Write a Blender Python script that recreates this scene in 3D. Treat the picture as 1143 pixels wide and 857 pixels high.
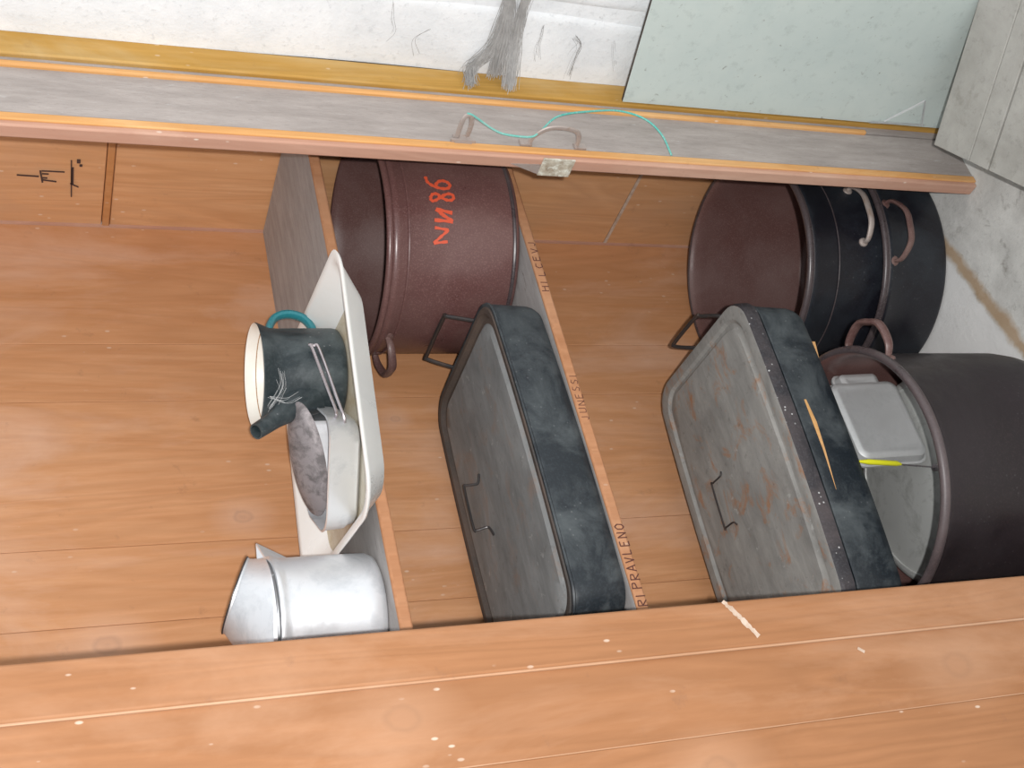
import bpy, bmesh, math, random
from math import sin, cos, pi, radians, atan2, sqrt
from mathutils import Vector, Matrix
random.seed(7)
for o in list(bpy.data.objects): bpy.data.objects.remove(o)
S = bpy.context.scene
COL = S.collection
Z0 = 1.66            # camera height over the floor; shapes below are given relative to the camera

# ------------------------------------------------------------ camera, light, exposure
FPX, PSI, TH, ROLL = 1400.0, radians(35.0), radians(22.2), radians(0.6)
hv = Vector((sin(PSI), cos(PSI), 0)); zv = Vector((0, 0, 1))
Fw = cos(TH)*hv - sin(TH)*zv
R0 = -(sin(TH)*hv + cos(TH)*zv)
D0 = Vector((-cos(PSI), sin(PSI), 0))
Rv = cos(ROLL)*R0 + sin(ROLL)*D0          # right in the picture (down in the room)
Dv = cos(ROLL)*D0 - sin(ROLL)*R0          # down in the picture
cd = bpy.data.cameras.new('camera'); cam = bpy.data.objects.new('camera', cd); COL.objects.link(cam)
cd.sensor_width = 36.0; cd.lens = FPX*36.0/1143.0; cd.clip_start = .02
m = Matrix((Rv, -Dv, -Fw)).transposed().to_4x4(); m.translation = Vector((0, 0, Z0)); cam.matrix_world = m
S.camera = cam
fl = bpy.data.lights.new('camera_flash', 'POINT'); fl.energy = 128; fl.shadow_soft_size = .012; fl.color = (1, .985, .97)
flo = bpy.data.objects.new('camera_flash', fl); COL.objects.link(flo)
flo.location = Vector((0, 0, Z0)) + Rv*.040 - Dv*.006 - Fw*.14
W = bpy.data.worlds.new('world'); S.world = W; W.use_nodes = True
W.node_tree.nodes['Background'].inputs[0].default_value = (.93, .97, 1, 1)
W.node_tree.nodes['Background'].inputs[1].default_value = .70
S.view_settings.view_transform = 'Standard'; S.view_settings.look = 'None'
S.view_settings.exposure = 0.22; S.view_settings.gamma = 1; S.view_settings.use_curve_mapping = False

# ------------------------------------------------------------ materials
class NT:
    def __init__(s, name):
        s.m = bpy.data.materials.new(name); s.m.use_nodes = True; s.t = s.m.node_tree; s.n = s.t.nodes
        s.b = s.n['Principled BSDF']; s.co = s.n.new('ShaderNodeTexCoord').outputs['Object']
    def lk(s, a, b):
        if hasattr(a, 'is_output'): s.t.links.new(a, b)
        else: b.default_value = a
    def map(s, sc, loc=(0, 0, 0)):
        k = s.n.new('ShaderNodeMapping'); k.inputs['Scale'].default_value = sc; k.inputs['Location'].default_value = loc
        s.lk(s.co, k.inputs[0]); return k.outputs[0]
    def noise(s, sc=5, det=5, rough=.6, vec=None, dist=0):
        k = s.n.new('ShaderNodeTexNoise'); k.inputs['Scale'].default_value = sc; k.inputs['Detail'].default_value = det
        k.inputs['Roughness'].default_value = rough; k.inputs['Distortion'].default_value = dist
        s.lk(vec if vec is not None else s.co, k.inputs['Vector']); return k.outputs['Fac']
    def vor(s, sc, vec=None):
        k = s.n.new('ShaderNodeTexVoronoi'); k.inputs['Scale'].default_value = sc
        s.lk(vec if vec is not None else s.co, k.inputs['Vector']); return k.outputs['Distance']
    def ramp(s, f, a, b, lo=0., hi=1.):
        k = s.n.new('ShaderNodeMapRange'); s.lk(f, k.inputs[0])
        for i, v in enumerate((a, b, lo, hi)): k.inputs[1+i].default_value = v
        return k.outputs[0]
    def mix(s, f, a, b, mode='MIX'):
        k = s.n.new('ShaderNodeMix'); k.data_type = 'RGBA'; k.blend_type = mode
        s.lk(f, k.inputs[0]); s.lk(a if hasattr(a, 'is_output') else (*a, 1), k.inputs[6]); s.lk(b if hasattr(b, 'is_output') else (*b, 1), k.inputs[7])
        return k.outputs[2]
    def math(s, op, a, b=0.):
        k = s.n.new('ShaderNodeMath'); k.operation = op; s.lk(a, k.inputs[0]); s.lk(b, k.inputs[1]); return k.outputs[0]
    def bump(s, h, st=.3, d=.002):
        k = s.n.new('ShaderNodeBump'); k.inputs['Strength'].default_value = st; k.inputs['Distance'].default_value = d
        s.lk(h, k.inputs['Height']); s.lk(k.outputs[0], s.b.inputs['Normal'])
    def out(s, c, rough=.6, metal=0., spec=.5):
        s.lk(c if hasattr(c, 'is_output') else (*c, 1), s.b.inputs['Base Color']); s.lk(rough, s.b.inputs['Roughness'])
        s.b.inputs['Metallic'].default_value = metal; s.b.inputs['Specular IOR Level'].default_value = spec
        return s.m

def wood(name, ca, cb, knots=(), flecks=.5, pale=(.50, .30, .19), rough=.6, axis='z'):
    t = NT(name)
    st = {'z': (9, 9, .8), 'x': (.8, 9, 9)}[axis]
    g = t.n.new('ShaderNodeNewGeometry')
    isl = g.outputs['Random Per Island']
    v = t.map(st)
    off = t.n.new('ShaderNodeVectorMath'); off.operation = 'ADD'; t.lk(v, off.inputs[0])
    cm = t.n.new('ShaderNodeCombineXYZ'); r = t.math('MULTIPLY', isl, 37.)
    for i in range(3): t.lk(r, cm.inputs[i])
    t.lk(cm.outputs[0], off.inputs[1]); v = off.outputs[0]
    big = t.noise(1.1, 3, .5, v, 1.2)
    rings = t.math('FRACT', t.math('MULTIPLY', big, 9.))
    rings = t.math('ABSOLUTE', t.math('SUBTRACT', rings, .5))
    fine = t.noise(7, 6, .7, v)
    f = t.ramp(fine, .3, .7)
    c = t.mix(f, ca, cb)
    c = t.mix(t.ramp(rings, 0, .5, .34, 0.), c, tuple(x*.72 for x in ca))
    c = t.mix(t.ramp(isl, 0, 1, 0, .3), c, tuple(x*.82 for x in ca))
    worn_or_highlight = t.ramp(t.noise(4, 6, .65, t.map((1.6, 1.6, .5), (3, 1, 2)), .5), .48, .74, 0, .5)
    c = t.mix(worn_or_highlight, c, pale)
    dirt = t.ramp(t.noise(22, 5, .7, t.map((1, 1, 1), (8, 8, 5))), .62, .76, 0, .3)
    c = t.mix(dirt, c, (.16, .09, .06))
    if knots:
        sp = t.n.new('ShaderNodeSeparateXYZ'); t.lk(t.co, sp.inputs[0])
        wob = t.math('MULTIPLY', t.math('SUBTRACT', t.noise(30, 2), .5), .012)
        for (kx, kz, kr) in knots:
            dx = t.math('SUBTRACT', sp.outputs[0], kx); dz = t.math('MULTIPLY', t.math('SUBTRACT', sp.outputs[2], kz), .7)
            d = t.math('SQRT', t.math('ADD', t.math('MULTIPLY', dx, dx), t.math('MULTIPLY', dz, dz)))
            d = t.math('ADD', d, wob)
            ring = t.math('ABSOLUTE', t.math('SUBTRACT', d, kr))
            c = t.mix(t.ramp(ring, 0, kr*.45, .32, 0), c, (.17, .08, .04))
            c = t.mix(t.ramp(d, kr*.2, kr*.9, .35, 0), c, (.30, .14, .07))
            c = t.mix(t.ramp(d, kr*1.4, kr*5, .3, 0), c, pale)
    if flecks:
        vv = t.vor(55, t.map((1, 1, .45)))
        msk = t.math('MULTIPLY', t.ramp(vv, .07, .12, 1, 0), t.ramp(t.noise(6, 2), .53, .58))
        c = t.mix(t.math('MULTIPLY', msk, flecks), c, (.75, .66, .56))
    t.bump(t.math('ADD', fine, rings), .12, .001)
    return t.out(c, t.ramp(fine, .3, .7, rough-.02, rough+.15), 0, .25)

def dusty(name, ca, cb, sc=6, rough=.9, streak=(1, 1, 1), extra=None, bump=.25):
    t = NT(name); v = t.map(streak)
    n = t.noise(sc, 7, .68, v, .3); c = t.mix(t.ramp(n, .32, .68), ca, cb)
    n2 = t.noise(sc*9, 5, .75, v)
    c = t.mix(t.ramp(n2, .55, .75, 0, .5), c, tuple(x*.6 for x in ca))
    if extra:
        col, a, b, st, s2 = extra
        c = t.mix(t.ramp(t.noise(s2, 6, .7, t.map(streak, (4, 2, 7)), .4), a, b, 0, st), c, col)
    t.bump(t.math('ADD', n, n2), bump, .002)
    return t.out(c, rough, 0, .2)

def enamel(name, base, speck, dust, rough=.3, amt=.35, sc=420, flk=0., dsc=5):
    t = NT(name)
    sp = t.ramp(t.noise(max(sc, 300), 2, .5), .50, .72, 0, .45); c = t.mix(sp, base, speck)
    n = t.noise(dsc, 7, .7, None, .5)
    d = t.ramp(n, .42, .72, 0, amt); c = t.mix(d, c, dust)
    if flk:
        k = t.math('MULTIPLY', t.ramp(t.vor(90), .1, .16, 1, 0), t.ramp(t.noise(9, 2), .5, .56))
        c = t.mix(t.math('MULTIPLY', k, flk), c, (.5, .5, .5))
    t.bump(t.noise(30, 4), .05, .001)
    return t.out(c, t.ramp(n, .35, .7, rough, rough+.35), 0, .5)

def metal(name, base, rough=.4, dirt=(.2, .18, .16), amt=.3, m=.75, sc=14, a=.5, b=.75):
    t = NT(name); n = t.noise(sc, 6, .7, None, .4)
    c = t.mix(t.ramp(n, a, b, 0, amt), base, dirt)
    t.bump(n, .06, .001)
    return t.out(c, t.ramp(n, .3, .7, rough-.06, rough+.15), m, .5)

M = {}
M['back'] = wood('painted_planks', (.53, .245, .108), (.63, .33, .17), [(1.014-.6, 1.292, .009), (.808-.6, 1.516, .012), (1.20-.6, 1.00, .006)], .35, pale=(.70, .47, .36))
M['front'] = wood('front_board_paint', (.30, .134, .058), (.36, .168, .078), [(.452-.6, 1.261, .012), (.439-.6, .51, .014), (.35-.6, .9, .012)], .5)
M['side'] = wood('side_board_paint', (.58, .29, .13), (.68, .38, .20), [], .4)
M['edge'] = wood('raw_edge_paint', (.40, .18, .085), (.50, .25, .13), [], .5)
M['batten'] = wood('batten_paint', (.5, .22, .08), (.56, .27, .11), [], .2)
M['worn_or_highlight'] = wood('seam_highlight', (.42, .22, .12), (.52, .32, .20), [], .4, pale=(.62, .45, .33))  # lighter wood colour, the highlight painted along the front board seams
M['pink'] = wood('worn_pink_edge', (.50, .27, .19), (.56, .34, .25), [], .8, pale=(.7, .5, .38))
M['orange'] = wood('orange_edge', (.62, .30, .10), (.72, .40, .16), [], .5, pale=(.8, .6, .35))
M['yellow'] = wood('ochre_paint', (.44, .24, .05), (.54, .31, .08), [], .3, pale=(.6, .5, .3))
M['dust_board'] = dusty('dusty_board', (.30, .265, .245), (.42, .375, .35), 8, .9, (6, 6, .9), ((.55, .55, .55), .62, .72, .5, 30))
M['shelf_top'] = dusty('dusty_shelf', (.30, .28, .27), (.42, .40, .39), 9, .9, (1.2, 6, 6), ((.1, .08, .07), .66, .72, .7, 12))
M['plaster'] = dusty('whitewash', (.66, .68, .70), (.80, .81, .82), 9, .9, (1, 1, 1), ((.22, .22, .23), .66, .76, .55, 28), .6)
M['concrete'] = dusty('concrete', (.42, .41, .39), (.66, .65, .62), 8, .95, (1, 1, 1), ((.13, .11, .09), .58, .72, .6, 22), .6)
def stained(m):
    # rust-brown band soaked into the concrete, pale lime bloom behind it
    t = NT.__new__(NT); t.m = m; t.t = m.node_tree; t.n = t.t.nodes; t.b = t.n['Principled BSDF']; t.co = t.n.new('ShaderNodeTexCoord').outputs['Object']
    old = t.b.inputs['Base Color'].links[0].from_socket
    sp = t.n.new('ShaderNodeSeparateXYZ'); t.lk(t.co, sp.inputs[0])
    yl = t.math('ADD', t.math('MULTIPLY', t.math('SUBTRACT', sp.outputs[0], 1.1), .16), 1.372)
    d = t.math('SUBTRACT', sp.outputs[1], yl); d = t.math('ADD', d, t.math('MULTIPLY', t.math('SUBTRACT', t.noise(18, 4), .5), .035))
    c = t.mix(t.ramp(d, .008, .022, 0, .75), old, (.72, .71, .70))
    c = t.mix(t.ramp(t.math('ABSOLUTE', d), .006, .018, .75, 0), c, (.36, .22, .10))
    t.lk(c, t.b.inputs['Base Color'])
stained(M['concrete'])
M['cement_lip'] = dusty('soiled_strip', (.42, .30, .17), (.5, .40, .28), 22, .95)
M['teal'] = dusty('pale_green_sheet', (.47, .54, .52), (.54, .60, .57), 5, .5, (1, 1, 1), ((.15, .14, .12), .64, .72, .8, 60), .1)
M['teal_edge'] = dusty('sheet_edge', (.05, .04, .035), (.12, .10, .09), 30)
M['greybox'] = dusty('grey_boards', (.30, .29, .265), (.42, .41, .38), 7, .9, (1, 1, 1), ((.16, .15, .12), .58, .74, .6, 14), .3)
M['brown'] = enamel('brown_enamel', (.115, .052, .048), (.26, .15, .14), (.20, .115, .10), .25, .6)
M['brown_in'] = enamel('brown_enamel_inside', (.125, .062, .055), (.24, .15, .14), (.2, .13, .12), .3, .5)
M['black'] = enamel('black_enamel', (.008, .008, .012), (.025, .025, .035), (.035, .045, .055), .28, .7, 150, .06)
M['blackred'] = enamel('dark_brown_enamel', (.010, .006, .008), (.035, .022, .026), (.04, .03, .035), .32, .45, 150, .05)
M['rim'] = enamel('rim_enamel', (.05, .038, .04), (.14, .11, .11), (.13, .10, .10), .18, .6)
M['handle_brown'] = enamel('handle_enamel', (.10, .05, .045), (.22, .15, .14), (.3, .2, .17), .3, .7)
M['rblack'] = enamel('roaster_black', (.012, .017, .022), (.035, .045, .055), (.10, .115, .12), .42, .8, 60, .1, 11)
M['rblack_speck'] = enamel('roaster_speckled', (.02, .018, .022), (.07, .07, .08), (.10, .08, .08), .5, .7, 120, .9, 12)
def roasterlid(name, rust, base=(.155, .155, .15), b2=(.25, .25, .245)):
    t = NT(name); v = t.map((1, 3, 1))
    c = t.mix(t.ramp(t.noise(9, 7, .7, v, .4), .32, .68), base, b2)
    c = t.mix(t.ramp(t.noise(13, 7, .72, t.map((1, 1.6, 1), (5, 5, 5)), .8), .53, .68, 0, rust), c, (.34, .15, .06))
    c = t.mix(t.ramp(t.noise(55, 4, .7), .6, .75, 0, .45), c, (.07, .06, .055))
    c = t.mix(t.ramp(t.noise(40, 4, .7, t.map((1, 1, 1), (9, 1, 1))), .64, .72, 0, .5), c, (.5, .5, .48))
    t.bump(t.noise(45, 5, .7), .25, .0015)
    return t.out(c, .62, 0, .35)
M['lid1'] = roasterlid('grey_lid', .25, (.17, .175, .175), (.28, .285, .285))
M['lid2'] = roasterlid('rusty_lid', .95, (.20, .195, .185), (.34, .33, .31))
M['rim_soot'] = enamel('sooty_rim', (.05, .045, .042), (.10, .09, .08), (.16, .10, .07), .5, .6)
M['rusty'] = metal('rusty_edge', (.18, .13, .10), .6, (.30, .12, .05), .9, .2, 30, .4, .6)
M['iron'] = metal('dark_wire', (.06, .055, .055), .35, (.16, .09, .06), .5, .5, 40)
M['hook'] = metal('old_bracket', (.40, .34, .31), .45, (.28, .17, .11), .8, .3, 60)
M['steelwire'] = metal('steel_wire', (.55, .5, .52), .25, (.2, .18, .18), .3, .9, 30)
M['alu'] = metal('aluminium', (.84, .86, .89), .36, (.36, .40, .44), .6, .66, 12)
M['alu2'] = metal('matt_aluminium', (.62, .63, .63), .5, (.36, .37, .37), .5, .5, 18)
M['alu3'] = metal('dull_pan_bottom', (.58, .59, .57), .55, (.22, .22, .2), .7, .35, 22)
M['lidgrey'] = metal('tarnished_lid', (.26, .235, .24), .5, (.10, .09, .09), .8, .3, 40, .45, .6)
M['white'] = enamel('white_enamel', (.86, .86, .84), (.86, .85, .82), (.62, .56, .42), .2, .16, 60)
M['cream_dirty'] = enamel('stained_enamel', (.60, .55, .45), (.5, .45, .33), (.40, .30, .16), .35, .9, 40, 0, 14)
M['jug'] = enamel('soot_green_enamel', (.018, .027, .031), (.05, .06, .065), (.12, .145, .15), .28, .7, 70, .2, 11)
M['jugteal'] = enamel('teal_enamel', (.02, .17, .20), (.05, .25, .27), (.12, .16, .17), .25, .5, 30)
M['jugwhite'] = enamel('jug_lining', (.82, .80, .74), (.8, .78, .7), (.6, .42, .22), .2, .3, 60)
M['rustline'] = enamel('rust_ring', (.35, .17, .06), (.45, .28, .12), (.2, .1, .05), .6, .5)
def plain(n, c, r=.5, mt=0): return NT(n).out(c, r, mt)
M['wire_green'] = enamel('green_sleeve', (.06, .42, .36), (.45, .62, .55), (.5, .6, .55), .4, .5, 90)
M['yellowp'] = plain('yellow_plastic', (.80, .78, .03), .35)
M['ink'] = plain('brown_ink', (.10, .035, .025), .8)
M['redpaint'] = plain('orange_red_paint', (.62, .085, .035), .5)
M['burn'] = plain('burn_mark', (.06, .03, .025), .8)
M['web'] = dusty('dusty_web', (.30, .29, .28), (.45, .44, .43), 40)
M['webd'] = plain('dark_thread', (.16, .15, .14), .9)
M['webp'] = dusty('pale_web', (.42, .43, .43), (.6, .6, .6), 40)
M['lichen'] = dusty('crusted_plate', (.26, .20, .14), (.62, .58, .48), 60, .9, (1, 1, 1), ((.7, .7, .62), .5, .62, .8, 80))
M['smear'] = dusty('pale_smear', (.42, .30, .22), (.62, .50, .41), 70)
M['stick'] = wood('bare_stick', (.62, .33, .12), (.72, .42, .18), [], 0)
M['dark'] = plain('dark_gap', (.02, .016, .014), .9)

# ------------------------------------------------------------ mesh helpers
def B(): return bmesh.new()
def tag(o, label=None, cat=None, group=None, kind=None):
    for k, v in (('label', label), ('category', cat), ('group', group), ('kind', kind)):
        if v: o[k] = v
    return o
def thing(name, loc, label, cat, group=None):
    o = bpy.data.objects.new(name, None); COL.objects.link(o); o.empty_display_size = .05
    o.location = (loc[0], loc[1], loc[2]+Z0); tag(o, label, cat, group); return o
def wloc(o):
    v = Vector(o.location)
    while o.parent: o = o.parent; v = v + Vector(o.location)
    return v
def obj(name, bm, mat, parent=None, smooth=True, bevel=0, bseg=2, origin=None, angle=35):
    me = bpy.data.meshes.new(name); bmesh.ops.recalc_face_normals(bm, faces=bm.faces)
    base = wloc(parent) if parent else Vector(origin)+Vector((0, 0, Z0)) if origin is not None else Vector((0, 0, 0))
    for v in bm.verts: v.co = v.co + Vector((0, 0, Z0)) - base
    bm.to_mesh(me); bm.free()
    mats = mat if isinstance(mat, (list, tuple)) else [mat]
    for k in mats: me.materials.append(M[k])
    o = bpy.data.objects.new(name, me); COL.objects.link(o)
    if parent: o.parent = parent
    elif origin is not None: o.location = base
    if smooth:
        for p in me.polygons: p.use_smooth = True
        for e in me.edges: pass
        try: me.set_sharp_from_angle(angle=radians(angle))
        except Exception: pass
    if bevel:
        md = o.modifiers.new('bevel', 'BEVEL'); md.width = bevel; md.segments = bseg; md.limit_method = 'ANGLE'
    return o
def box(bm, x0, x1, y0, y1, z0, z1, mi=0):
    vs = [bm.verts.new((x, y, z)) for x in (x0, x1) for y in (y0, y1) for z in (z0, z1)]
    for f in ((0, 1, 3, 2), (4, 6, 7, 5), (0, 4, 5, 1), (2, 3, 7, 6), (0, 2, 6, 4), (1, 5, 7, 3)):
        bm.faces.new([vs[i] for i in f]).material_index = mi
    return bm
def obox(bm, c, u, v, w, mi=0):       # centre and three half vectors
    c, u, v, w = map(Vector, (c, u, v, w))
    vs = [bm.verts.new(c+a*u+b*v+d*w) for a in (-1, 1) for b in (-1, 1) for d in (-1, 1)]
    for f in ((0, 1, 3, 2), (4, 6, 7, 5), (0, 4, 5, 1), (2, 3, 7, 6), (0, 2, 6, 4), (1, 5, 7, 3)):
        bm.faces.new([vs[i] for i in f]).material_index = mi
    return bm
def loft(bm, rings, cap0=True, cap1=True, mis=None):
    R = [[bm.verts.new(p) for p in r] for r in rings]
    n = len(R[0])
    for i in range(len(R)-1):
        for j in range(n):
            f = bm.faces.new((R[i][j], R[i][(j+1) % n], R[i+1][(j+1) % n], R[i+1][j]))
            if mis: f.material_index = mis[i]
    if cap0:
        f = bm.faces.new(R[0][::-1]); f.material_index = mis[0] if mis else 0
    if cap1:
        f = bm.faces.new(R[-1]); f.material_index = mis[-1] if mis else 0
    return bm
def circ(cx, cy, z, r, n=96, tilt=None):
    return [Vector((cx+r*cos(2*pi*i/n), cy+r*sin(2*pi*i/n), z)) for i in range(n)]
def lathe(bm, cx, cy, prof, n=96, mis=None):
    return loft(bm, [circ(cx, cy, z, max(r, .0008), n) for r, z in prof], True, True, mis)
def rrect(c, a, b, rad, z, th=0., n=7):
    pts = []; rad = min(rad, a-.001, b-.001)
    for sx, sy, a0 in ((1, 1, 0), (-1, 1, 90), (-1, -1, 180), (1, -1, 270)):
        for k in range(n+1):
            t = radians(a0+90*k/n)
            x = sx*(a-rad)+rad*cos(t); y = sy*(b-rad)+rad*sin(t)
            pts.append(Vector((c[0]+x*cos(th)-y*sin(th), c[1]+x*sin(th)+y*cos(th), z)))
    return pts
def spline(pts, k=6, closed=False):
    pts = [Vector(p) for p in pts]; out = []; n = len(pts)
    for i in range(n if closed else n-1):
        p0 = pts[(i-1) % n] if closed or i > 0 else pts[0]*2-pts[1]
        p1, p2 = pts[i], pts[(i+1) % n]
        p3 = pts[(i+2) % n] if closed or i+2 < n else p2*2-p1
        for j in range(k):
            t = j/k
            out.append(.5*((2*p1)+(-p0+p2)*t+(2*p0-5*p1+4*p2-p3)*t*t+(-p0+3*p1-3*p2+p3)*t**3))
    if not closed: out.append(pts[-1])
    return out
def tube(bm, pts, r, n=8, closed=False, flat=1., up=None, mi=0):
    pts = [Vector(p) for p in pts]; N = len(pts); rings = []; nrm = None
    for i, p in enumerate(pts):
        a = pts[(i-1) % N] if closed or i > 0 else p; b = pts[(i+1) % N] if closed or i < N-1 else p
        t = (b-a).normalized()
        if up is not None: nrm = (Vector(up)-t*t.dot(Vector(up)))
        elif nrm is None: nrm = t.cross(Vector((0, 0, 1))) if abs(t.z) < .9 else t.cross(Vector((1, 0, 0)))
        else: nrm = nrm - t*nrm.dot(t)
        nrm = nrm.normalized(); bi = t.cross(nrm)
        rr = r(i/(N-1)) if callable(r) else r
        rings.append([bm.verts.new(p+nrm*(rr*flat*cos(2*pi*k/n))+bi*(rr*sin(2*pi*k/n))) for k in range(n)])
    for i in range(N if closed else N-1):
        A, Bq = rings[i], rings[(i+1) % N]
        for k in range(n): bm.faces.new((A[k], A[(k+1) % n], Bq[(k+1) % n], Bq[k])).material_index = mi
    if not closed:
        bm.faces.new(rings[0][::-1]).material_index = mi; bm.faces.new(rings[-1]).material_index = mi
    return bm
def struct(o): o['kind'] = 'structure'; return o

# ------------------------------------------------------------ setting
FL = -1.66
bm = B(); box(bm, -1.5, 2.4, -.6, 2.3, FL-.1, FL); struct(obj('floor', bm, 'concrete', smooth=False))
bm = B()                               # whitewashed wall that comes forward to the right of the cupboard, with a shallow swelling
ny, nz = 40, 60; g = []
for i in range(ny+1):
    row = []
    for j in range(nz+1):
        y = .966+.304*i/ny; z = FL+2.2*j/nz
        x = 1.506 + .010*math.exp(-((y-1.135-.01*sin(z*3))/.012)**2)  + .002*sin(9*z+5*y)
        row.append(bm.verts.new((x, y, z)))
    g.append(row)
for i in range(ny):
    for j in range(nz): bm.faces.new((g[i][j], g[i+1][j], g[i+1][j+1], g[i][j+1]))
box(bm, 1.508, 1.9, .974, 1.27, FL, FL+2.2); box(bm, 1.80, 1.9, -.6, .974, FL, FL+2.2)
struct(obj('wall_right', bm, 'plaster'))
bm = B(); box(bm, -1.5, 2.4, 1.865, 2.0, FL, FL+2.2); struct(obj('wall_back', bm, 'plaster', smooth=False))
bm = B(); box(bm, 1.459, 1.5055, 1.268, 1.30, FL, FL+2.2); struct(obj('trim_1', bm, 'yellow', smooth=True, bevel=.003))

# ------------------------------------------------------------ cupboard
TOP = .42
cup = thing('cupboard', (.6, 1.5, FL), 'large orange brown painted wooden cupboard with open shelves and plank back', 'cupboard')
bm = B(); xs = [.27, .46, .62, .84, .972, 1.2475, 1.368, 1.64]
for a, b in zip(xs, xs[1:]): box(bm, a+.0003, b-.0003, 1.82, 1.84, FL, TOP)
obj('back_panel', bm, 'back', cup, bevel=.0010, bseg=2)
bm = B(); box(bm, .27, 1.64, 1.842, 1.86, FL, TOP); obj('backing_board', bm, 'dark', cup, False)
bm = B()
for a, b in ((FL, -1.213), (-1.208, -.19), (-.176, TOP)): box(bm, 1.642, 1.662, 1.30, 1.84, a+.0005, b-.0005)
sidep = obj('side_panel', bm, 'side', cup, bevel=.0012)
bm = B(); box(bm, 1.638, 1.660, 1.30, 1.82, -.1895, -.1765); obj('batten', bm, 'batten', cup, bevel=.002)
bm = B(); box(bm, 1.6403, 1.6425, 1.30, 1.82, -1.2140, -1.2075); obj('joint_filler', bm, 'smear', cup, False)
bm = B(); box(bm, 1.637, 1.642, 1.816, 1.8205, FL, TOP); obj('joint_filler', bm, 'pink', cup, False)
bm = B(); box(bm, .25, .27, 1.295, 1.84, FL, TOP); obj('side_panel', bm, 'side', cup, bevel=.0012)
# burn marks on the side panel
bm = B(); xx = 1.6405
def mark(bm, y0, z0, y1, z1, w):
    a = Vector((xx, y0, z0)); b = Vector((xx, y1, z1)); t = (b-a).normalized(); n = Vector((0, -t.z, t.y))
    obox(bm, (a+b)/2, (b-a)/2, n*w/2, (.0012, 0, 0))
mark(bm, 1.655, -.118, 1.745, -.121, .0022); mark(bm, 1.672, -.1205, 1.712, -.1215, .0042)
mark(bm, 1.652, -.130, 1.660, -.130, .006); mark(bm, 1.664, -.134, 1.668, -.134, .005)
mark(bm, 1.684, -.068, 1.712, -.072, .0028); mark(bm, 1.684, -.07, 1.684, -.108, .0012); mark(bm, 1.706, -.072, 1.709, -.095, .0016)
mark(bm, 1.697, -.03, 1.698, -.066, .0016); mark(bm, 1.691, -.071, 1.691, -.082, .0014)
mark(bm, 1.701, -.072, 1.701, -.08, .0014); mark(bm, 1.712, -.118, 1.720, -.132, .0014)
obj('burn_mark', bm, 'burn', sidep, False)
# shelves
def shelf(zt, zb, yb):
    bm = B(); box(bm, .271, 1.639, 1.453, 1.819, zb, zt)
    s = obj('shelf', bm, 'shelf_top', cup, bevel=.001)
    bm = B(); box(bm, .271, 1.639, 1.446, 1.4535, zb-.001, zt+.001)
    obj('front_edge', bm, 'edge', s, bevel=.0035, bseg=3)
    return s
sh1 = shelf(-.474, -.490, 1.45); sh2 = shelf(-.817, -.833, 1.45)
# hand lettering: single-stroke capitals
GL = {'R': [[(0, 0), (0, 1), (.6, .9), (.6, .6), (0, .5), (.65, 0)]], 'I': [[(.1, 0), (.1, 1)]], 'P': [[(0, 0), (0, 1), (.6, .9), (.6, .6), (0, .5)]],
      'A': [[(0, 0), (.35, 1), (.7, 0)], [(.1, .35), (.6, .35)]], 'V': [[(0, 1), (.3, 0), (.6, 1)]], 'L': [[(0, 1), (0, 0), (.5, 0)]],
      'E': [[(.55, 0), (0, 0), (0, 1), (.55, 1)], [(0, .5), (.45, .5)]], 'N': [[(0, 0), (0, 1), (.6, 0), (.6, 1)]],
      'O': [[(.3, 0), (0, .3), (.05, .8), (.35, 1), (.65, .7), (.6, .2), (.3, 0)]], 'J': [[(0, .2), (.2, 0), (.4, .2), (.4, 1)]],
      'H': [[(0, 0), (0, 1)], [(.6, 0), (.6, 1)], [(0, .5), (.6, .5)]], 'S': [[(0, .1), (.4, 0), (.6, .3), (.1, .65), (.2, 1), (.6, .9)]],
      'C': [[(.6, .9), (.2, 1), (0, .5), (.2, 0), (.6, .1)]], 'U': [[(0, 1), (0, .1), (.3, 0), (.6, .1), (.6, 1)]]}
def letter_strip(text, x0, x1, zb, hgt, par, r=.0011):
    bm = B(); adv = (x1-x0)/len(text)
    for i, ch in enumerate(text):
        for st in GL.get(ch, []):
            jit = random.uniform(-.0012, .0012)
            pts = [(x0+adv*i+adv*.95*px, 1.4459, zb+jit+hgt*py) for px, py in st]
            for a, b in zip(pts, pts[1:]): tube(bm, [a, b], r, 5)
    return obj('lettering', bm, 'ink', par, False)
letter_strip('RIPRAVLENO', .634, .768, -.832, .0145, sh2, .00095)
letter_strip('JUNESSI', .945, 1.038, -.8315, .012, sh2, .0006)
letter_strip('HILCEVJ', 1.197, 1.31, -.8315, .012, sh2, .0008)
# right stile: dusty face, worn bevelled edges
st = B(); box(st, 1.334, 1.436, 1.2725, 1.296, FL, TOP); sto = obj('front_stile', st, 'dust_board', cup, bevel=.001)
bm = B(); box(bm, 1.323, 1.334, 1.274, 1.298, FL, TOP); obj('worn_or_highlight_edge', bm, 'pink', sto, bevel=.003)
bm = B(); box(bm, 1.3315, 1.345, 1.2705, 1.276, FL, TOP); obj('bare_edge', bm, 'orange', sto, bevel=.002)
bm = B(); box(bm, 1.434, 1.4435, 1.266, 1.276, FL+.2, TOP); obj('bead', bm, 'orange', sto, bevel=.003)
bm = B(); box(bm, 1.4435, 1.4595, 1.276, 1.30, FL, TOP); obj('recess_strip', bm, 'dust_board', cup, bevel=.001)
bm = B(); box(bm, 1.46, 1.662, 1.302, 1.32, FL, TOP); obj('corner_filler', bm, 'dust_board', cup, False)
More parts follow.
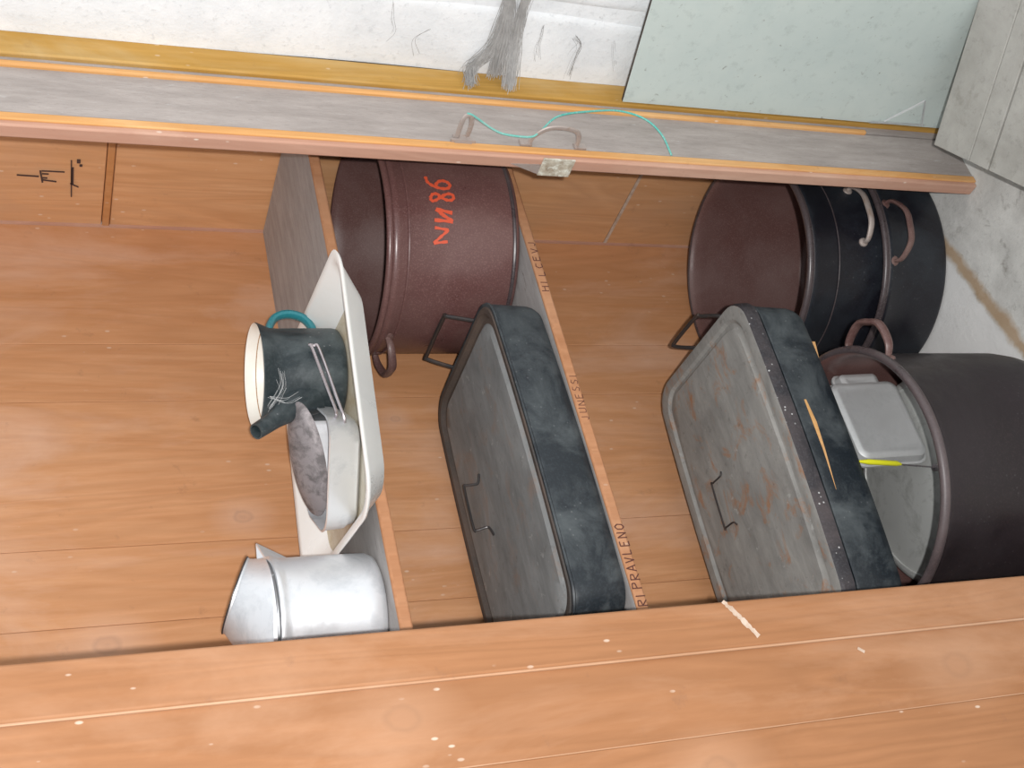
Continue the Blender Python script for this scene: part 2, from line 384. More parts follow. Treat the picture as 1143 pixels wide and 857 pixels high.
# fittings on the stile
bm = B()
obox(bm, (1.3445, 1.2685, -.662), (.002, 0, 0), (0, .003, 0), (0, 0, .020)); obox(bm, (1.350, 1.2695, -.662), (.009, 0, 0), (0, .0012, 0), (0, 0, .014))
tube(bm, spline([(1.350, 1.271, -.652), (1.350, 1.235, -.652), (1.352, 1.224, -.656), (1.352, 1.224, -.664), (1.350, 1.240, -.668), (1.350, 1.262, -.668)], 5), .0040, 8, flat=.6)
obj('wall_hook', bm, 'hook', sto)
bm = B()
tube(bm, spline([(1.352, 1.271, -.775), (1.352, 1.256, -.778), (1.352, 1.238, -.795), (1.352, 1.234, -.82), (1.352, 1.240, -.846), (1.352, 1.256, -.855), (1.352, 1.271, -.856)], 6), .0042, 8, flat=.6)
for z in (-.768, -.862): obox(bm, (1.352, 1.2705, z), (.006, 0, 0), (0, .0018, 0), (0, 0, .010))
obj('pull_handle', bm, 'hook', sto)
bm = B(); box(bm, 1.3205, 1.3232, 1.272, 1.309, -.848, -.793); obj('latch_plate', bm, 'lichen', sto, bevel=.0008)
bm = B()
vs = [bm.verts.new(p) for p in ((1.3215, 1.288, -.742), (1.3215, 1.286, -.7932), (1.3215, 1.307, -.7932), (1.3238, 1.288, -.742), (1.3238, 1.286, -.7932), (1.3238, 1.307, -.7932))]
for f in ((0, 1, 2), (5, 4, 3), (0, 3, 4, 1), (1, 4, 5, 2), (2, 5, 3, 0)): bm.faces.new([vs[i] for i in f])
obj('split_wood', bm, 'hook', sto, False)
# left front boards
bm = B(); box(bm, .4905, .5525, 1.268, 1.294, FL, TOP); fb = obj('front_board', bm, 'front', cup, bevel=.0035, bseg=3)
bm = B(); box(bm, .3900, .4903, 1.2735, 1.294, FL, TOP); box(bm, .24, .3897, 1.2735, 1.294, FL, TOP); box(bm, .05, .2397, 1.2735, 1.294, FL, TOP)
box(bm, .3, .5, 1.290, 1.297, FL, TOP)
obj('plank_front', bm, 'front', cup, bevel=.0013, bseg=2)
bm = B(); box(bm, .4882, .4912, 1.2695, 1.2735, FL, TOP); obj('worn_or_highlight_edge', bm, 'worn_or_highlight', fb, bevel=.001)  # pale strip: bright highlight on the raised board's edge, put in as colour
bm = B(); box(bm, .3892, .3906, 1.2729, 1.2738, FL, TOP); obj('worn_or_highlight_edge', bm, 'worn_or_highlight', fb, False)  # thinner painted highlight line on the next seam
bm = B()
rs = random.Random(3); A_, B_ = Vector((.5520, 0, -.834)), Vector((.502, 0, -.869)); tt = (B_-A_).normalized(); nn = Vector((-tt.z, 0, tt.x)); L_ = []
for k in range(25):
    p = A_.lerp(B_, k/24); w1 = (.0045+rs.uniform(-.0018, .0012))*(1 if k < 18 else .7); w2 = (.0040+rs.uniform(-.002, .001))*(.55+.45*k/24)
    L_.append((bm.verts.new((p.x+nn.x*w1, 1.2676, p.z+nn.z*w1)), bm.verts.new((p.x-nn.x*w2, 1.2676, p.z-nn.z*w2))))
for a, b in zip(L_, L_[1:]): bm.faces.new((a[0], a[1], b[1], b[0]))
obj('paint_smear', bm, 'smear', fb, False)
bm = B(); obox(bm, (.472, 1.2733, -1.013), (.003, 0, .004), (.0016, 0, -.0012), (0, .0004, 0)); obj('paint_chip', bm, 'smear', fb, False)

# ------------------------------------------------------------ right foreground: sheet and grey step
pn = B(); A = [(1.4575, 1.262, -.968), (1.4575, 1.262, -1.635), (1.4575, .9735, -1.595), (1.4575, .9735, -.92)]
va = [pn.verts.new(p) for p in A]; vb = [pn.verts.new((p[0]+.006, p[1], p[2])) for p in A]
pn.faces.new(va); pn.faces.new(vb[::-1])
for i in range(4):
    f = pn.faces.new((va[i], va[(i+1) % 4], vb[(i+1) % 4], vb[i])); f.material_index = 1
tag(obj('sheet_panel', pn, ['teal', 'teal_edge'], None, False, origin=(1.46, 1.0, -1.63)), 'pale green flat sheet standing against the white wall beside the cupboard', 'panel')
d1 = Vector((.469, -.883, 0)); d2 = Vector((-.898, -.439, 0)); d1.normalize(); d2 = Vector((d1.y, -d1.x, 0))
c0 = Vector((1.3375, 1.1960, -1.512))
stp = thing('wooden_step', (1.3, 1.0, FL), 'low grey weathered plank step in the corner in front of the cupboard', 'step')
bm = B(); wds = [(0, .094), (.0955, .142), (.146, .38), (.382, .60)]
for a, b in wds: obox(bm, c0+d1*.31+d2*(a+b)/2-Vector((0, 0, .01)), d1*.31, d2*(b-a)/2, (0, 0, .01))
obj('plank_top', bm, 'greybox', stp, bevel=.0015)
bm = B()
for a in (.03, .57): obox(bm, c0+d1*.31+d2*a-Vector((0, 0, .084)), d1*.29, d2*.012, (0, 0, .064))
for a in (.05, .57): obox(bm, c0+d1*a+d2*.3-Vector((0, 0, .084)), d1*.012, d2*.255, (0, 0, .0639))
obj('frame', bm, 'dust_board', stp, False)
# ------------------------------------------------------------ pots
def pot_profile(r, zb, zt, wall=.004, rb=.02, rimw=.008, flare=0., foot=0.):
    p = [(0, zb), (r-rb, zb)]
    for k in range(1, 7): t = pi/2*k/6; p.append((r-rb+rb*sin(t), zb+rb-rb*cos(t)))
    n = len(p)
    H = zt-zb
    p += [(r+flare*.4, zb+H*.5), (r+flare, zt-.030), (r+flare+.004, zt-.024), (r+flare+.0045, zt-.016), (r+flare+.001, zt-.012)]
    for k in range(0, 9):
        t = -pi/2+pi*1.25*k/8; p.append((r+flare+rimw*.5+rimw*.55*cos(t)-.001, zt-rimw*.6+rimw*.6*sin(t)))
    p += [(r+flare-wall, zt-.012), (r+flare-wall, zt-.03), (r-wall, zb+rb+.01), (r-wall-max(.006, rb*.35), zb+max(.012, rb*.35)), (r-rb-.01, zb+wall+.002), (0, zb+wall+.002)]
    return p
def loop_handle(parent, cx, cy, r, ang, z, half, out, rad, mat, dz=0., name='handle', sp=1., flat=.62, sub=None):
    c = Vector((cx, cy, z)); n = Vector((cos(ang), sin(ang), 0)); t = Vector((-sin(ang), cos(ang), 0))
    def on(s): a = s/r; return Vector((cx+(r+.001)*cos(ang+a), cy+(r+.001)*sin(ang+a), z))
    pts = [on(-half)-n*.003+Vector((0, 0, 0)), on(-half)+n*out*.45+Vector((0, 0, dz*.4)), on(-half*.55)+n*out*.93+Vector((0, 0, dz*.9)), c+n*(r+out)+Vector((0, 0, dz)),
           on(half*.55)+n*out*.93+Vector((0, 0, dz*.9)), on(half)+n*out*.45+Vector((0, 0, dz*.4)), on(half)-n*.003]
    bm = B(); tube(bm, spline(pts, 6), lambda u: rad*(1.12-.5*abs(2*u-1)**2), 10, flat=flat)
    for s in (-1, 1):
        q = on(s*half); nn = (q-Vector((cx, cy, q.z))).normalized()
        tt = Vector((-nn.y, nn.x, 0))
        rings = []
        for k, (ro, ou) in enumerate(((1.35, -.002), (1.25, .0012), (.8, .0028))):
            rings.append([q+nn*ou+tt*(rad*ro*cos(a*pi/6))+Vector((0, 0, rad*ro*1.1*sin(a*pi/6))) for a in range(12)])
        loft(bm, rings)
    return obj(name, bm, mat, parent)

def lathe_pot(par, cx, cy, prof, mats, split):
    """outer surface in mats[0], inside in mats[1]"""
    bm = B(); mis = [0]*(len(prof))
    im = max(range(len(prof)), key=lambda i: prof[i][1])
    mis = [0 if i < split else (2 if i <= im+1 else 1) for i in range(len(prof)-1)]; mis.append(1)
    lathe(bm, cx, cy, prof, 112, mis[:-1])
    return obj('body', bm, mats, par, angle=50)

# pot on the lower shelf
P1 = (1.428, 1.612)
p1 = thing('stock_pot', (*P1, -.81), 'reddish brown speckled enamel stock pot with orange numbers painted on its side', 'pot')
prof = pot_profile(.189, -.8097, -.572, .004, .012, .010, .0)
b1 = lathe_pot(p1, *P1, prof, ['brown', 'brown_in', 'brown'], 11)
bm = B(); tube(bm, circ(*P1, -.797, .1895, 96), .0035, 8, True); obj('foot_ring', bm, 'rim', p1)
bm = B(); tube(bm, circ(*P1, -.612, .1895, 96), .0022, 8, True); obj('bead', bm, 'brown', p1)
loop_handle(p1, *P1, .189, radians(163), -.600, .042, .045, .0075, 'handle_brown', -.01)
loop_handle(p1, *P1, .189, radians(-4), -.624, .042, .010, .0075, 'handle_brown', -.01)
# painted characters, wrapped on the wall
def on_pot(x, zz):
    # x along the wall (m, + to the right seen from the front), zz up
    a = A0 + x/.19; return Vector((P1[0]+.1897*cos(a), P1[1]+.1897*sin(a), zz))
A0 = radians(238)
def paint(strokes, w, name='painted_number'):
    bm = B()
    for st_ in strokes:
        pts = spline([on_pot(*q) for q in st_], 4)
        L = []
        for i, p in enumerate(pts):
            n = (p-Vector((P1[0], P1[1], p.z))).normalized(); t = (pts[min(i+1, len(pts)-1)]-pts[max(i-1, 0)]).normalized(); s = n.cross(t)
            ww = w*(1+.25*sin(i*2.1)); L.append([bm.verts.new(p+s*ww), bm.verts.new(p+n*.0006+s*ww*.9), bm.verts.new(p+n*.0006-s*ww*.9), bm.verts.new(p-s*ww)])
        for a, b in zip(L, L[1:]):
            for k in range(3): bm.faces.new((a[k], a[k+1], b[k+1], b[k]))
    return obj(name, bm, 'redpaint', b1)
def deg(l): return [(radians(a-238)*.19, z_) for a, z_ in l]
paint([deg([(232, -.677), (231, -.653)]), deg([(231, -.653), (234.5, -.666), (237.8, -.679)]), deg([(237.8, -.679), (238.8, -.655)])], .0024)
paint([deg([(242.6, -.655), (242.2, -.687)]), deg([(242.2, -.687), (245.5, -.670)]), deg([(245.5, -.670), (248.3, -.659)]), deg([(248.3, -.659), (246.6, -.687)])], .0030)
paint([deg([(254, -.651), (256.3, -.656), (256.6, -.664), (255, -.670), (253.4, -.680), (253.8, -.690), (256, -.692), (257, -.684), (255.3, -.671), (253.3, -.662), (252.6, -.654), (254, -.651)])], .0026)
paint([deg([(266.8, -.649), (263.4, -.651), (261.2, -.660), (259.9, -.674), (260.5, -.686), (262.8, -.689), (264.6, -.681), (264.2, -.671), (261.6, -.663)])], .0027)

# nested pots on the floor
PS = (1.392, 1.598)
pl_ = thing('stock_pot', (*PS, FL), 'wide black enamel pot on the floor with a second pot nested inside it', 'pot', None)
lathe_pot(pl_, *PS, pot_profile(.229, FL+.0005, -1.505, .004, .012, .010), ['black', 'brown_in', 'rim'], 11)
loop_handle(pl_, *PS, .230, radians(-112), -1.530, .056, .034, .0075, 'handle_brown', -.016)
loop_handle(pl_, *PS, .230, radians(68), -1.545, .040, .030, .0075, 'handle_brown', -.012)
pu = thing('stock_pot', (*PS, FL+.012), 'black enamel pot with brown inside, nested in the wide pot at the back', 'pot')
lathe_pot(pu, *PS, pot_profile(.209, FL+.0135, -1.352, .004, .012, .011), ['black', 'brown_in', 'rim'], 11)
bm = B(); tube(bm, circ(*PS, -1.425, .2095, 112), .0012, 6, True); obj('seam', bm, 'rim', pu)
loop_handle(pu, *PS, .209, radians(-101), -1.480, .056, .026, .0065, 'hook', -.006)
loop_handle(pu, *PS, .209, radians(-75+150), -1.452, .042, .028, .0065, 'hook', -.02)

P2 = (.829, 1.478)
p2 = thing('stock_pot', (*P2, FL), 'tall dark brown enamel pot on the floor holding an aluminium dish', 'pot')
lathe_pot(p2, *P2, pot_profile(.213, FL+.0005, -1.278, .004, .10, .013), ['blackred', 'brown_in', 'rim'], 11)
loop_handle(p2, *P2, .214, radians(-38), -1.312, .050, .050, .0085, 'handle_brown', .0)
loop_handle(p2, *P2, .214, radians(142), -1.315, .045, .050, .0085, 'handle_brown', .0)
# things inside it
ip = thing('round_pan', (*P2, FL+.007), 'upturned grey aluminium pan lying inside the tall dark pot', 'pan')
bm = B(); prf = [(.0, -1.442), (.17, -1.442), (.180, -1.447), (.186, -1.458), (.190, -1.545), (.197, -1.553), (.195, -1.556), (.185, -1.548), (.182, -1.462), (0, -1.446)]
lathe(bm, *P2, prf, 80); obj('body', bm, 'alu3', ip)
bm = B(); tube(bm, circ(*P2, -1.4415, .165, 72), .0018, 6, True); obj('bead', bm, 'alu3', ip)
dd = thing('mess_tin', (.93, 1.46, -1.44), 'dull aluminium rounded dish standing on edge inside the tall dark pot', 'dish')
def tin(par, c, u, v, n, a, b, rad, dep, mat, name, inset=.006):
    c, u, v, n = map(Vector, (c, u, v, n))
    def ring(a_, b_, d, r_): return [c+u*p.x+v*p.y+n*d for p in rrect((0, 0), a_, b_, r_, 0)]
    bm = B(); loft(bm, [ring(a, b, 0, rad), ring(a+.003, b+.003, -.001, rad), ring(a+.003, b+.003, .003, rad), ring(a, b, .004, rad), ring(a-.004, b-.004, dep*.8, rad-.004), ring(a-.010, b-.010, dep, rad-.008), ring(a-.014, b-.014, dep+.0002, rad-.01), ring(a-.018, b-.018, dep-.0012, rad-.012)])
    return obj(name, bm, mat, par)
tin(dd, (.932, 1.462, -1.3665), (1, 0, 0), (.03, .10, .995), (0, -.995, .10), .079, .068, .022, .022, 'alu2', 'body')
tin(dd, (1.000, 1.463, -1.366), (1, 0, 0), (.03, .10, .995), (0, -.995, .10), .030, .040, .012, .02, 'alu2', 'folded_flap')
sk = thing('kitchen_tool', (.828, 1.437, -1.44), 'thin metal tool with a yellow plastic handle leaning inside the tall pot', 'tool')
bm = B(); tube(bm, [(.828, 1.437, -1.438), (.834, 1.430, -1.352)], .0013, 8); obj('shaft', bm, 'steelwire', sk)
bm = B(); tube(bm, [(.834, 1.430, -1.355), (.835, 1.4285, -1.345), (.838, 1.425, -1.29), (.839, 1.424, -1.27)], lambda u: .0045 if .02 < u < .97 else .002, 12); obj('handle', bm, 'yellowp', sk)
bm = B(); tube(bm, [(.828, 1.437, -1.4395), (.8285, 1.4365, -1.424)], .006, 12); obj('tip', bm, 'steelwire', sk)

# ------------------------------------------------------------ roasters
def roaster(root, c, a, b, th, zb, zt, lidz, mats, twopan, lidmat, bow=.010):
    def rrect(c_, a_, b_, rad_, z_, th_):
        P = globals()['rrect']((0, 0), a_, b_, rad_, 0, 0, 7); Q = []
        # sides divided so that the long walls swell a little
        for i, p in enumerate(P):
            q2 = P[(i+1) % len(P)]; k = 12 if (p-q2).length > .25 else (4 if (p-q2).length > .1 else 1)
            for j in range(k): Q.append(p.lerp(q2, j/k))
        o_ = []
        for p in Q:
            y = p.y + (bow if p.y > 0 else -bow)*max(0, 1-(p.x/a_)**2)*min(1, abs(p.y)/b_)
            o_.append(Vector((c_[0]+p.x*cos(th_)-y*sin(th_), c_[1]+p.x*sin(th_)+y*cos(th_), z_)))
        return o_
    W_ = []
    rad = .045
    bm = B()
    rr = [rrect(c, a-.016, b-.016, rad-.012, zb, th), rrect(c, a-.007, b-.007, rad-.004, zb+.002, th), rrect(c, a-.002, b-.002, rad, zb+.010, th),
          rrect(c, a, b, rad, zb+.02, th), rrect(c, a+.002, b+.002, rad, zt-.008, th), rrect(c, a+.001, b+.001, rad, zt-.004, th), rrect(c, a+.005, b+.005, rad+.004, zt-.001, th), rrect(c, a+.004, b+.004, rad+.004, zt+.002, th),
          rrect(c, a-.004, b-.004, rad-.002, zt+.001, th), rrect(c, a-.006, b-.006, rad-.002, zb+.02, th), rrect(c, a-.02, b-.02, rad-.012, zb+.005, th)]
    loft(bm, rr); obj('body', bm, mats[0], root, angle=40)
    lid = B()
    if twopan:
        rr = [rrect(c, a-.003, b-.003, rad, zt+.002, th), rrect(c, a+.001, b+.001, rad, zt+.0065, th), rrect(c, a+.007, b+.007, rad+.003, zt+.007, th), rrect(c, a+.006, b+.006, rad+.003, lidz-.006, th), rrect(c, a+.003, b+.003, rad+.002, lidz-.001, th),
              rrect(c, a-.002, b-.002, rad, lidz, th), rrect(c, a-.016, b-.016, rad-.006, lidz-.0005, th), rrect(c, a-.021, b-.021, rad-.008, lidz-.005, th), rrect(c, a-.027, b-.027, rad-.010, lidz-.0045, th), rrect(c, a-.032, b-.032, rad-.012, lidz-.001, th)]
        mis = [1, 1, 1, 1, 0, 0, 0, 0, 0]
        loft(lid, rr, mis=mis)
        lo = obj('lid', lid, [lidmat, 'rblack_speck', 'rusty'], root, angle=30)
    else:
        rr = [rrect(c, a-.005, b-.005, rad-.002, zt-.004, th), rrect(c, a-.001, b-.001, rad, zt+.0015, th), rrect(c, a-.003, b-.003, rad, zt+.0035, th), rrect(c, a-.010, b-.010, rad-.004, zt+.003, th),
              rrect(c, a-.016, b-.016, rad-.006, zt-.004, th), rrect(c, a-.022, b-.022, rad-.008, zt-.0045, th), rrect(c, a-.030, b-.030, rad-.012, zt+.001, th), rrect(c, a-.05, b-.05, rad-.02, zt+.0015, th)]
        loft(lid, rr, mis=[1, 1, 1, 1, 0, 0, 0])
        lo = obj('lid', lid, [lidmat, 'rim_soot'], root, angle=30)
    return lo
R1C = (.915, 1.618)
r1 = thing('roasting_pan', (*R1C, -.81), 'lidded black roasting pan with a plain grey lid on the lower shelf', 'roaster')
lid1 = roaster(r1, R1C, .283, .160, radians(1.0), -.8095, -.722, -.722, ['rblack'], False, 'lid1')
bm = B(); tube(bm, spline([(1.199, 1.530, -.730), (1.206, 1.538, -.722), (1.225, 1.552, -.684), (1.229, 1.560, -.680), (1.232, 1.668, -.680), (1.229, 1.678, -.684), (1.208, 1.672, -.722), (1.199, 1.664, -.730)], 4), .0036, 8); obj('end_handle', bm, 'iron', r1)
bm = B(); tube(bm, spline([(.632, 1.54, -.735), (.61, 1.545, -.72), (.60, 1.56, -.715), (.60, 1.67, -.715), (.61, 1.685, -.72), (.632, 1.69, -.735)], 4), .0036, 8); obj('end_handle', bm, 'iron', r1)
bm = B(); tube(bm, spline([(.985, 1.664, -.7195), (.972, 1.665, -.716), (.968, 1.667, -.712), (.969, 1.672, -.696), (.964, 1.673, -.692), (.892, 1.673, -.692), (.886, 1.672, -.696), (.888, 1.667, -.712), (.884, 1.665, -.716), (.872, 1.664, -.7195)], 4), .0022, 8); obj('wire_handle', bm, 'iron', lid1)

R2C = (.888, 1.583)
r2 = thing('roasting_pan', (*R2C, -1.2725), 'lidded black roasting pan with a rusty grey lid lying across the tall pot', 'roaster')
t2 = radians(-4.0)
lid2 = roaster(r2, R2C, .280, .160, t2, -1.2725, -1.181, -1.150, ['rblack'], True, 'lid2')
bm = B(); tube(bm, spline([(1.160, 1.465, -1.160), (1.172, 1.474, -1.152), (1.193, 1.502, -1.140), (1.199, 1.512, -1.138), (1.208, 1.598, -1.138), (1.203, 1.604, -1.140), (1.182, 1.580, -1.152), (1.172, 1.567, -1.160)], 4), .0036, 8); obj('end_handle', bm, 'iron', r2)
bm = B(); tube(bm, spline([(.945, 1.620, -1.1505), (.937, 1.622, -1.147), (.937, 1.645, -1.144), (.934, 1.650, -1.144), (.857, 1.657, -1.144), (.854, 1.653, -1.144), (.852, 1.632, -1.147), (.845, 1.628, -1.1505)], 4), .0016, 8); obj('wire_handle', bm, 'iron', lid2)
# bare orange scrape on the front wall of the lower half
def onr2(x, z): # point on the front wall in local x
    return Vector((R2C[0]+x*cos(t2)+.1625*sin(t2), R2C[1]+x*sin(t2)-(.1625+.010*(1-(x/.28)**2))*cos(t2), z))
bm = B(); tube(bm, [onr2(.072, -1.203), onr2(.03, -1.205), onr2(-.02, -1.204), onr2(-.09, -1.200)], lambda u: .0042*(1.05-abs(u-.35)*1.5), 6, flat=.25, up=(0, 1, 0)); obj('bare_scrape', bm, 'stick', r2)
bm = B(); obox(bm, (1.03, 1.431, -1.2762), (.043, -.0115, .0005), (.0015, .006, 0), (0, 0, .0034))
tag(obj('wooden_stick', bm, 'stick', origin=(1.03, 1.431, -1.28), bevel=.001), 'bare wooden stick wedged under the rusty lidded roasting pan', 'stick')

# ------------------------------------------------------------ things on the upper shelf
TC = (.985, 1.513); tth = radians(-11)
tr = thing('baking_tray', (*TC, -.47), 'white enamel baking tray with stained bottom reaching over the edge of the upper shelf', 'tray')
a_, b_ = .192, .205
bm = B()
rr = [rrect(TC, a_-.050, b_-.050, .035, -.4695, tth), rrect(TC, a_-.040, b_-.040, .04, -.4665, tth), rrect(TC, a_-.006, b_-.006, .045, -.436, tth), rrect(TC, a_+.004, b_+.004, .048, -.432, tth), rrect(TC, a_+.006, b_+.006, .048, -.429, tth), rrect(TC, a_+.003, b_+.003, .048, -.4275, tth),
      rrect(TC, a_-.008, b_-.008, .045, -.430, tth), rrect(TC, a_-.042, b_-.042, .04, -.463, tth), rrect(TC, a_-.052, b_-.052, .03, -.4665, tth)]
loft(bm, rr, mis=[0]*7+[1]); obj('body', bm, ['white', 'cream_dirty'], tr, angle=40)

JC = Vector((1.072, 1.503, 0))
jg = thing('enamel_jug', (JC.x, JC.y, -.466), 'sooty dark enamel jug with white lining and teal ear handle standing in the white tray', 'jug')
prof = [(0, -.4655), (.064, -.4655), (.069, -.462), (.0705, -.455), (.0700, -.40), (.0695, -.375), (.0705, -.362), (.0745, -.352), (.0775, -.345), (.0785, -.3425), (.0775, -.341), (.0755, -.3425), (.072, -.352), (.068, -.364), (.067, -.40), (.066, -.452), (.06, -.458), (0, -.459)]
bm = B(); lathe(bm, JC.x, JC.y, prof, 80, [0]*10+[1]*7); jb = obj('body', bm, ['jug', 'jugwhite'], jg, angle=50)
bm = B(); tube(bm, circ(JC.x, JC.y, -.357, .0708, 64), .0009, 6, True); obj('rust_ring', bm, 'rustline', jb)
ha = radians(0)
bm = B(); tube(bm, spline([(JC.x+.068, JC.y-.012, -.372), (JC.x+.080, JC.y-.013, -.371), (JC.x+.098, JC.y-.013, -.382), (JC.x+.105, JC.y-.013, -.402), (JC.x+.098, JC.y-.013, -.424), (JC.x+.080, JC.y-.012, -.436), (JC.x+.068, JC.y-.012, -.436)], 6), .0062, 10, flat=1.3, up=(0, 1, 0)); obj('handle', bm, 'jugteal', jg)
# spout on the far left side
bm = B(); sp_ang = radians(200); sd = Vector((cos(sp_ang), sin(sp_ang), 0)); sn = Vector((-sin(sp_ang), cos(sp_ang), 0))
def srg(cen, w, h_, tilt):
    up = Vector((0, 0, 1))*cos(tilt)+sd*sin(tilt)*-1
    ax = (sd*cos(tilt)+Vector((0, 0, 1))*sin(tilt))
    return [cen+sn*(w*cos(2*pi*k/16))+up*(h_*sin(2*pi*k/16)) for k in range(16)]
cj = Vector((JC.x, JC.y, 0))
loft(bm, [srg(cj+sd*.050+Vector((0, 0, -.405)), .026, .040, .9), srg(cj+sd*.080+Vector((0, 0, -.380)), .019, .022, .9), srg(cj+sd*.108+Vector((0, 0, -.354)), .0125, .013, .9), srg(cj+sd*.136+Vector((0, 0, -.322)), .012, .011, .9), srg(cj+sd*.136+Vector((0, 0, -.322)), .010, .009, .9), srg(cj+sd*.115+Vector((0, 0, -.346)), .008, .008, .9)])
obj('spout', bm, 'jug', jg)

# small oval mess tin with loose lid
u = Vector((-.69, .724, 0)).normalized(); w = Vector((.724, .69, 0))
MC = Vector((.923, 1.523, 0)); mth = atan2(u.y, u.x)
mt = thing('mess_tin', (MC.x, MC.y, -.466), 'small bright aluminium mess tin with wire handle standing in the white tray', 'tin')
bm = B(); c2 = (MC.x, MC.y)
rr = [rrect(c2, .070, .052, .025, -.4655, mth), rrect(c2, .076, .058, .03, -.461, mth), rrect(c2, .079, .060, .032, -.452, mth), rrect(c2, .082, .063, .034, -.448, mth), rrect(c2, .084, .065, .035, -.421, mth), rrect(c2, .0855, .0665, .035, -.418, mth), rrect(c2, .083, .064, .034, -.417, mth), rrect(c2, .081, .062, .033, -.445, mth), rrect(c2, .07, .052, .028, -.460, mth)]
loft(bm, rr); mb = obj('body', bm, 'alu', mt, angle=40)
bm = B()
tube(bm, spline([(.957, 1.447, -.432), (.952, 1.424, -.430), (.985, 1.420, -.423), (1.060, 1.421, -.411), (1.068, 1.423, -.408), (1.068, 1.424, -.415), (1.060, 1.422, -.421), (.980, 1.424, -.434), (.944, 1.432, -.442), (.944, 1.456, -.442)], 5), .0023, 8)
obj('wire_handle', bm, 'steelwire', mt)
bm = B()
# loose shallow lid tipped up inside the opening
lc = MC + Vector((0, 0, -.404)) + w*.002 - u*.012
lu = (-u*.98 + Vector((0, 0, .20))).normalized(); lw = (w*.80 + Vector((0, 0, .60))); lw = (lw-lu*lw.dot(lu)).normalized(); ln = lu.cross(lw)
if ln.y > 0: ln = -ln
def el(a, b, d): return [lc+lu*(a*cos(2*pi*k/48))+lw*(b*sin(2*pi*k/48))+ln*d for k in range(48)]
loft(bm, [el(.085, .031, -.002), el(.087, .033, 0), el(.085, .031, .003), el(.072, .026, .008), el(.05, .018, .012), el(.02, .008, .014), el(.002, .001, .0142)])
tl = obj('lid', bm, 'lidgrey', mt)

# aluminium coffee pot at the left end
CC = Vector((.703, 1.552, 0))
cp = thing('coffee_pot', (CC.x, CC.y, -.47), 'aluminium coffee pot with pointed spout and tipped lid, beside the white tray', 'coffee pot')
prof = [(0, -.4695), (.072, -.4695), (.080, -.466), (.0835, -.458), (.084, -.44), (.084, -.340), (.0845, -.335), (.0865, -.332), (.0875, -.328), (.087, -.325), (.083, -.324), (.081, -.327), (.080, -.335), (.080, -.455), (.07, -.462), (0, -.463)]
bm = B(); lathe(bm, CC.x, CC.y, prof, 80); obj('body', bm, 'alu', cp, angle=45)
bm = B(); sa = radians(-2); sd = Vector((cos(sa), sin(sa), 0)); sn = Vector((-sin(sa), cos(sa), 0))
top = CC+Vector((0, 0, -.325)); 
V1 = [top+sd*.074-sn*.034, top+sd*.116+Vector((0, 0, .004)), top+sd*.074+sn*.034]
bt = CC+sd*.082+Vector((0, 0, -.375))
def tri(a, b, c, t=.0012):
    n = (b-a).cross(c-a).normalized()*t
    lo_ = [bm.verts.new(p-n) for p in (a, b, c)]; hi = [bm.verts.new(p+n) for p in (a, b, c)]
    bm.faces.new(lo_[::-1]); bm.faces.new(hi)
    for i in range(3): bm.faces.new((lo_[i], lo_[(i+1) % 3], hi[(i+1) % 3], hi[i]))
tri(V1[0], V1[1], bt); tri(V1[1], V1[2], bt)
obj('spout', bm, 'alu', cp, False)
bm = B()
def tc(cen, r, tl_, n=56):
    ax = Vector((cos(radians(5)), sin(radians(5)), 0)); ay = Vector((-ax.y, ax.x, 0)); axx = ax*cos(tl_)+Vector((0, 0, -1))*sin(tl_)
    return [cen+axx*(r*cos(2*pi*k/n))+ay*(r*sin(2*pi*k/n)) for k in range(n)]
a0 = CC+Vector((0, 0, -.3215)); a1 = CC+Vector((.043, 0, -.285))
loft(bm, [tc(a0, .080, 0), tc(a0+Vector((0, 0, .002)), .0855, 0), tc(a0+Vector((0, 0, .005)), .0845, .03), tc(a1-Vector((.002, 0, .003)), .052, .42), tc(a1, .0525, .42), tc(a1+Vector((0, 0, .0012)), .049, .42), tc(a1+Vector((.001, 0, -.001)), .03, .42)])
lidc = obj('lid', bm, 'alu', cp, angle=30)
bm = B(); tube(bm, tc(a1, .0528, .42), .0011, 6, True); obj('lid_edge', bm, 'iron', lidc)
bm = B(); tube(bm, spline([(CC.x-.080, CC.y-.02, -.35), (CC.x-.098, CC.y-.03, -.335), (CC.x-.125, CC.y-.04, -.345), (CC.x-.130, CC.y-.04, -.40), (CC.x-.110, CC.y-.035, -.44), (CC.x-.080, CC.y-.02, -.445)], 6), .0065, 10, flat=1.5, up=(0, 1, 0)); obj('handle', bm, 'alu', cp)

# ------------------------------------------------------------ green wire
bm = B()
pts = [(1.352, 1.221, -.664), (1.352, 1.232, -.682), (1.350, 1.245, -.705), (1.347, 1.251, -.727), (1.346, 1.252, -.767), (1.354, 1.248, -.785), (1.385, 1.24, -.823), (1.409, 1.245, -.893), (1.420, 1.25, -.948), (1.407, 1.252, -.991), (1.375, 1.254, -1.012), (1.333, 1.258, -1.018)]
tube(bm, spline([(1.353, 1.220, -.656)]+pts, 8), .0017, 8)
tag(obj('green_wire', bm, 'wire_green', origin=(1.353, 1.236, -.66)), 'thin green sleeved wire hooked on the cupboard frame and curling down past the pull handle', 'wire')

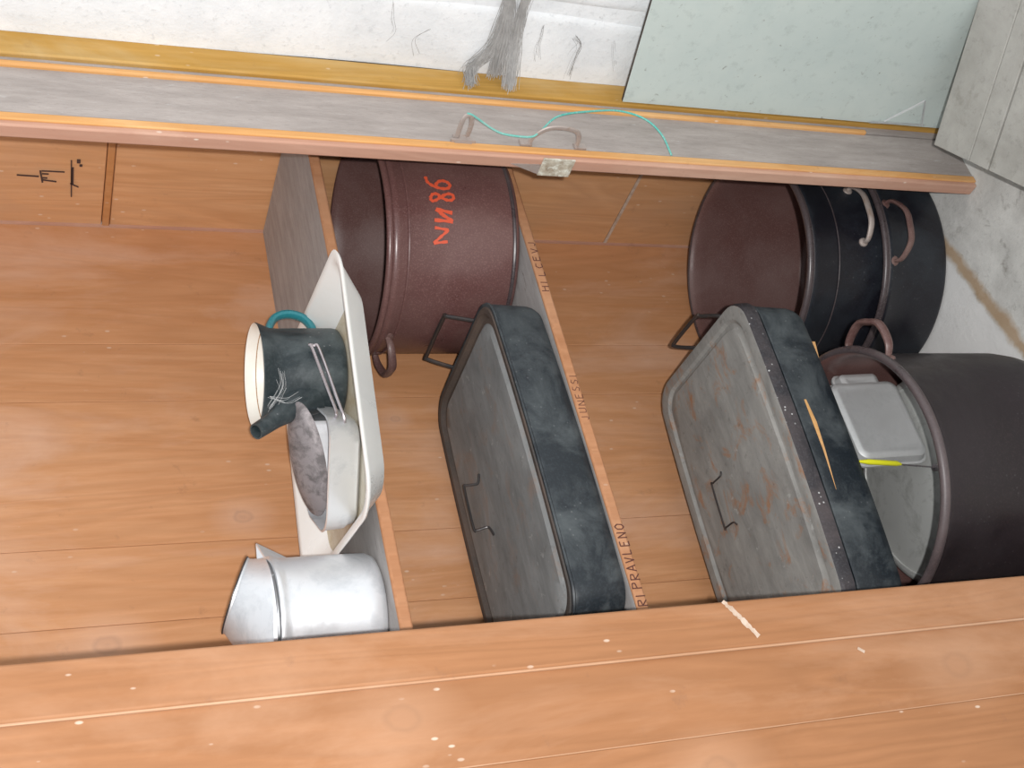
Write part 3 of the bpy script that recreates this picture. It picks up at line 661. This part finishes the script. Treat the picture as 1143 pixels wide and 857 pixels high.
# ------------------------------------------------------------ cobwebs
def web(paths, r, name, mat, label, n, jit, wob=.25):
    bm = B(); rnd = random.Random(len(name)+n)
    for k in range(n):
        pth = rnd.choice(paths); s = Vector((rnd.gauss(0, jit), rnd.gauss(0, jit), rnd.gauss(0, jit)))
        pts = [Vector(p)+s*(.4+1.0*i/len(pth))+Vector((rnd.gauss(0, jit*.25), rnd.gauss(0, jit*wob), rnd.gauss(0, jit*wob))) for i, p in enumerate(pth)]
        tube(bm, spline(pts, 4), r*rnd.uniform(.5, 1.3), 3)
    o = obj(name, bm, mat, origin=pth[0]); tag(o, label, 'cobweb', None, 'stuff')
web([[(1.495, 1.10, -.725), (1.497, 1.15, -.735), (1.497, 1.20, -.742), (1.495, 1.258, -.745)], [(1.495, 1.10, -.72), (1.497, 1.17, -.728), (1.496, 1.22, -.722), (1.495, 1.25, -.705), (1.47, 1.2655, -.70)], [(1.495, 1.10, -.75), (1.497, 1.16, -.755), (1.494, 1.21, -.762), (1.47, 1.264, -.766)]],
    .00045, 'cobweb', 'web', 'thick grey cobweb hanging over the white wall and ochre strip', 420, .0042, .8)
web([[(1.455, 1.255, -1.50), (1.455, 1.20, -1.555)], [(1.455, 1.20, -1.555), (1.455, 1.255, -1.585)], [(1.455, 1.255, -1.59), (1.455, 1.258, -1.47)]],
    .0004, 'cobweb', 'webp', 'small pale cobweb at the foot of the pale green sheet', 26, .002)
web([[(1.00, 1.455, -.352), (.993, 1.455, -.375), (1.003, 1.455, -.395)], [(.965, 1.47, -.345), (.985, 1.46, -.365), (1.01, 1.445, -.38)], [(.985, 1.46, -.350), (1.01, 1.445, -.37), (1.03, 1.435, -.37)]],
    .00025, 'cobweb', 'webp', 'wispy white cobweb on the spout side of the dark jug', 16, .004)

web([[(1.5035, 1.16, -.80), (1.5035, 1.18, -.803), (1.5035, 1.20, -.80), (1.5035, 1.225, -.81)], [(1.5035, 1.175, -.86), (1.5035, 1.19, -.875), (1.5035, 1.215, -.872), (1.5035, 1.255, -.876)],
     [(1.5035, 1.15, -.55), (1.5035, 1.18, -.556), (1.5035, 1.20, -.565), (1.5035, 1.22, -.56)], [(1.5035, 1.18, -.93), (1.5035, 1.20, -.94), (1.5035, 1.23, -.955)], [(1.5035, 1.19, -.62), (1.5035, 1.21, -.60), (1.5035, 1.24, -.61)]],
    .00022, 'cobweb', 'webd', 'fine dark cobweb threads on the white wall beside the thick grey cobweb', 26, .003, .6)

for o, dz in ((tr, -.004), (jg, -.004), (mt, -.004), (cp, -.004), (p1, -.007), (r1, -.007)): o.location.z += dz
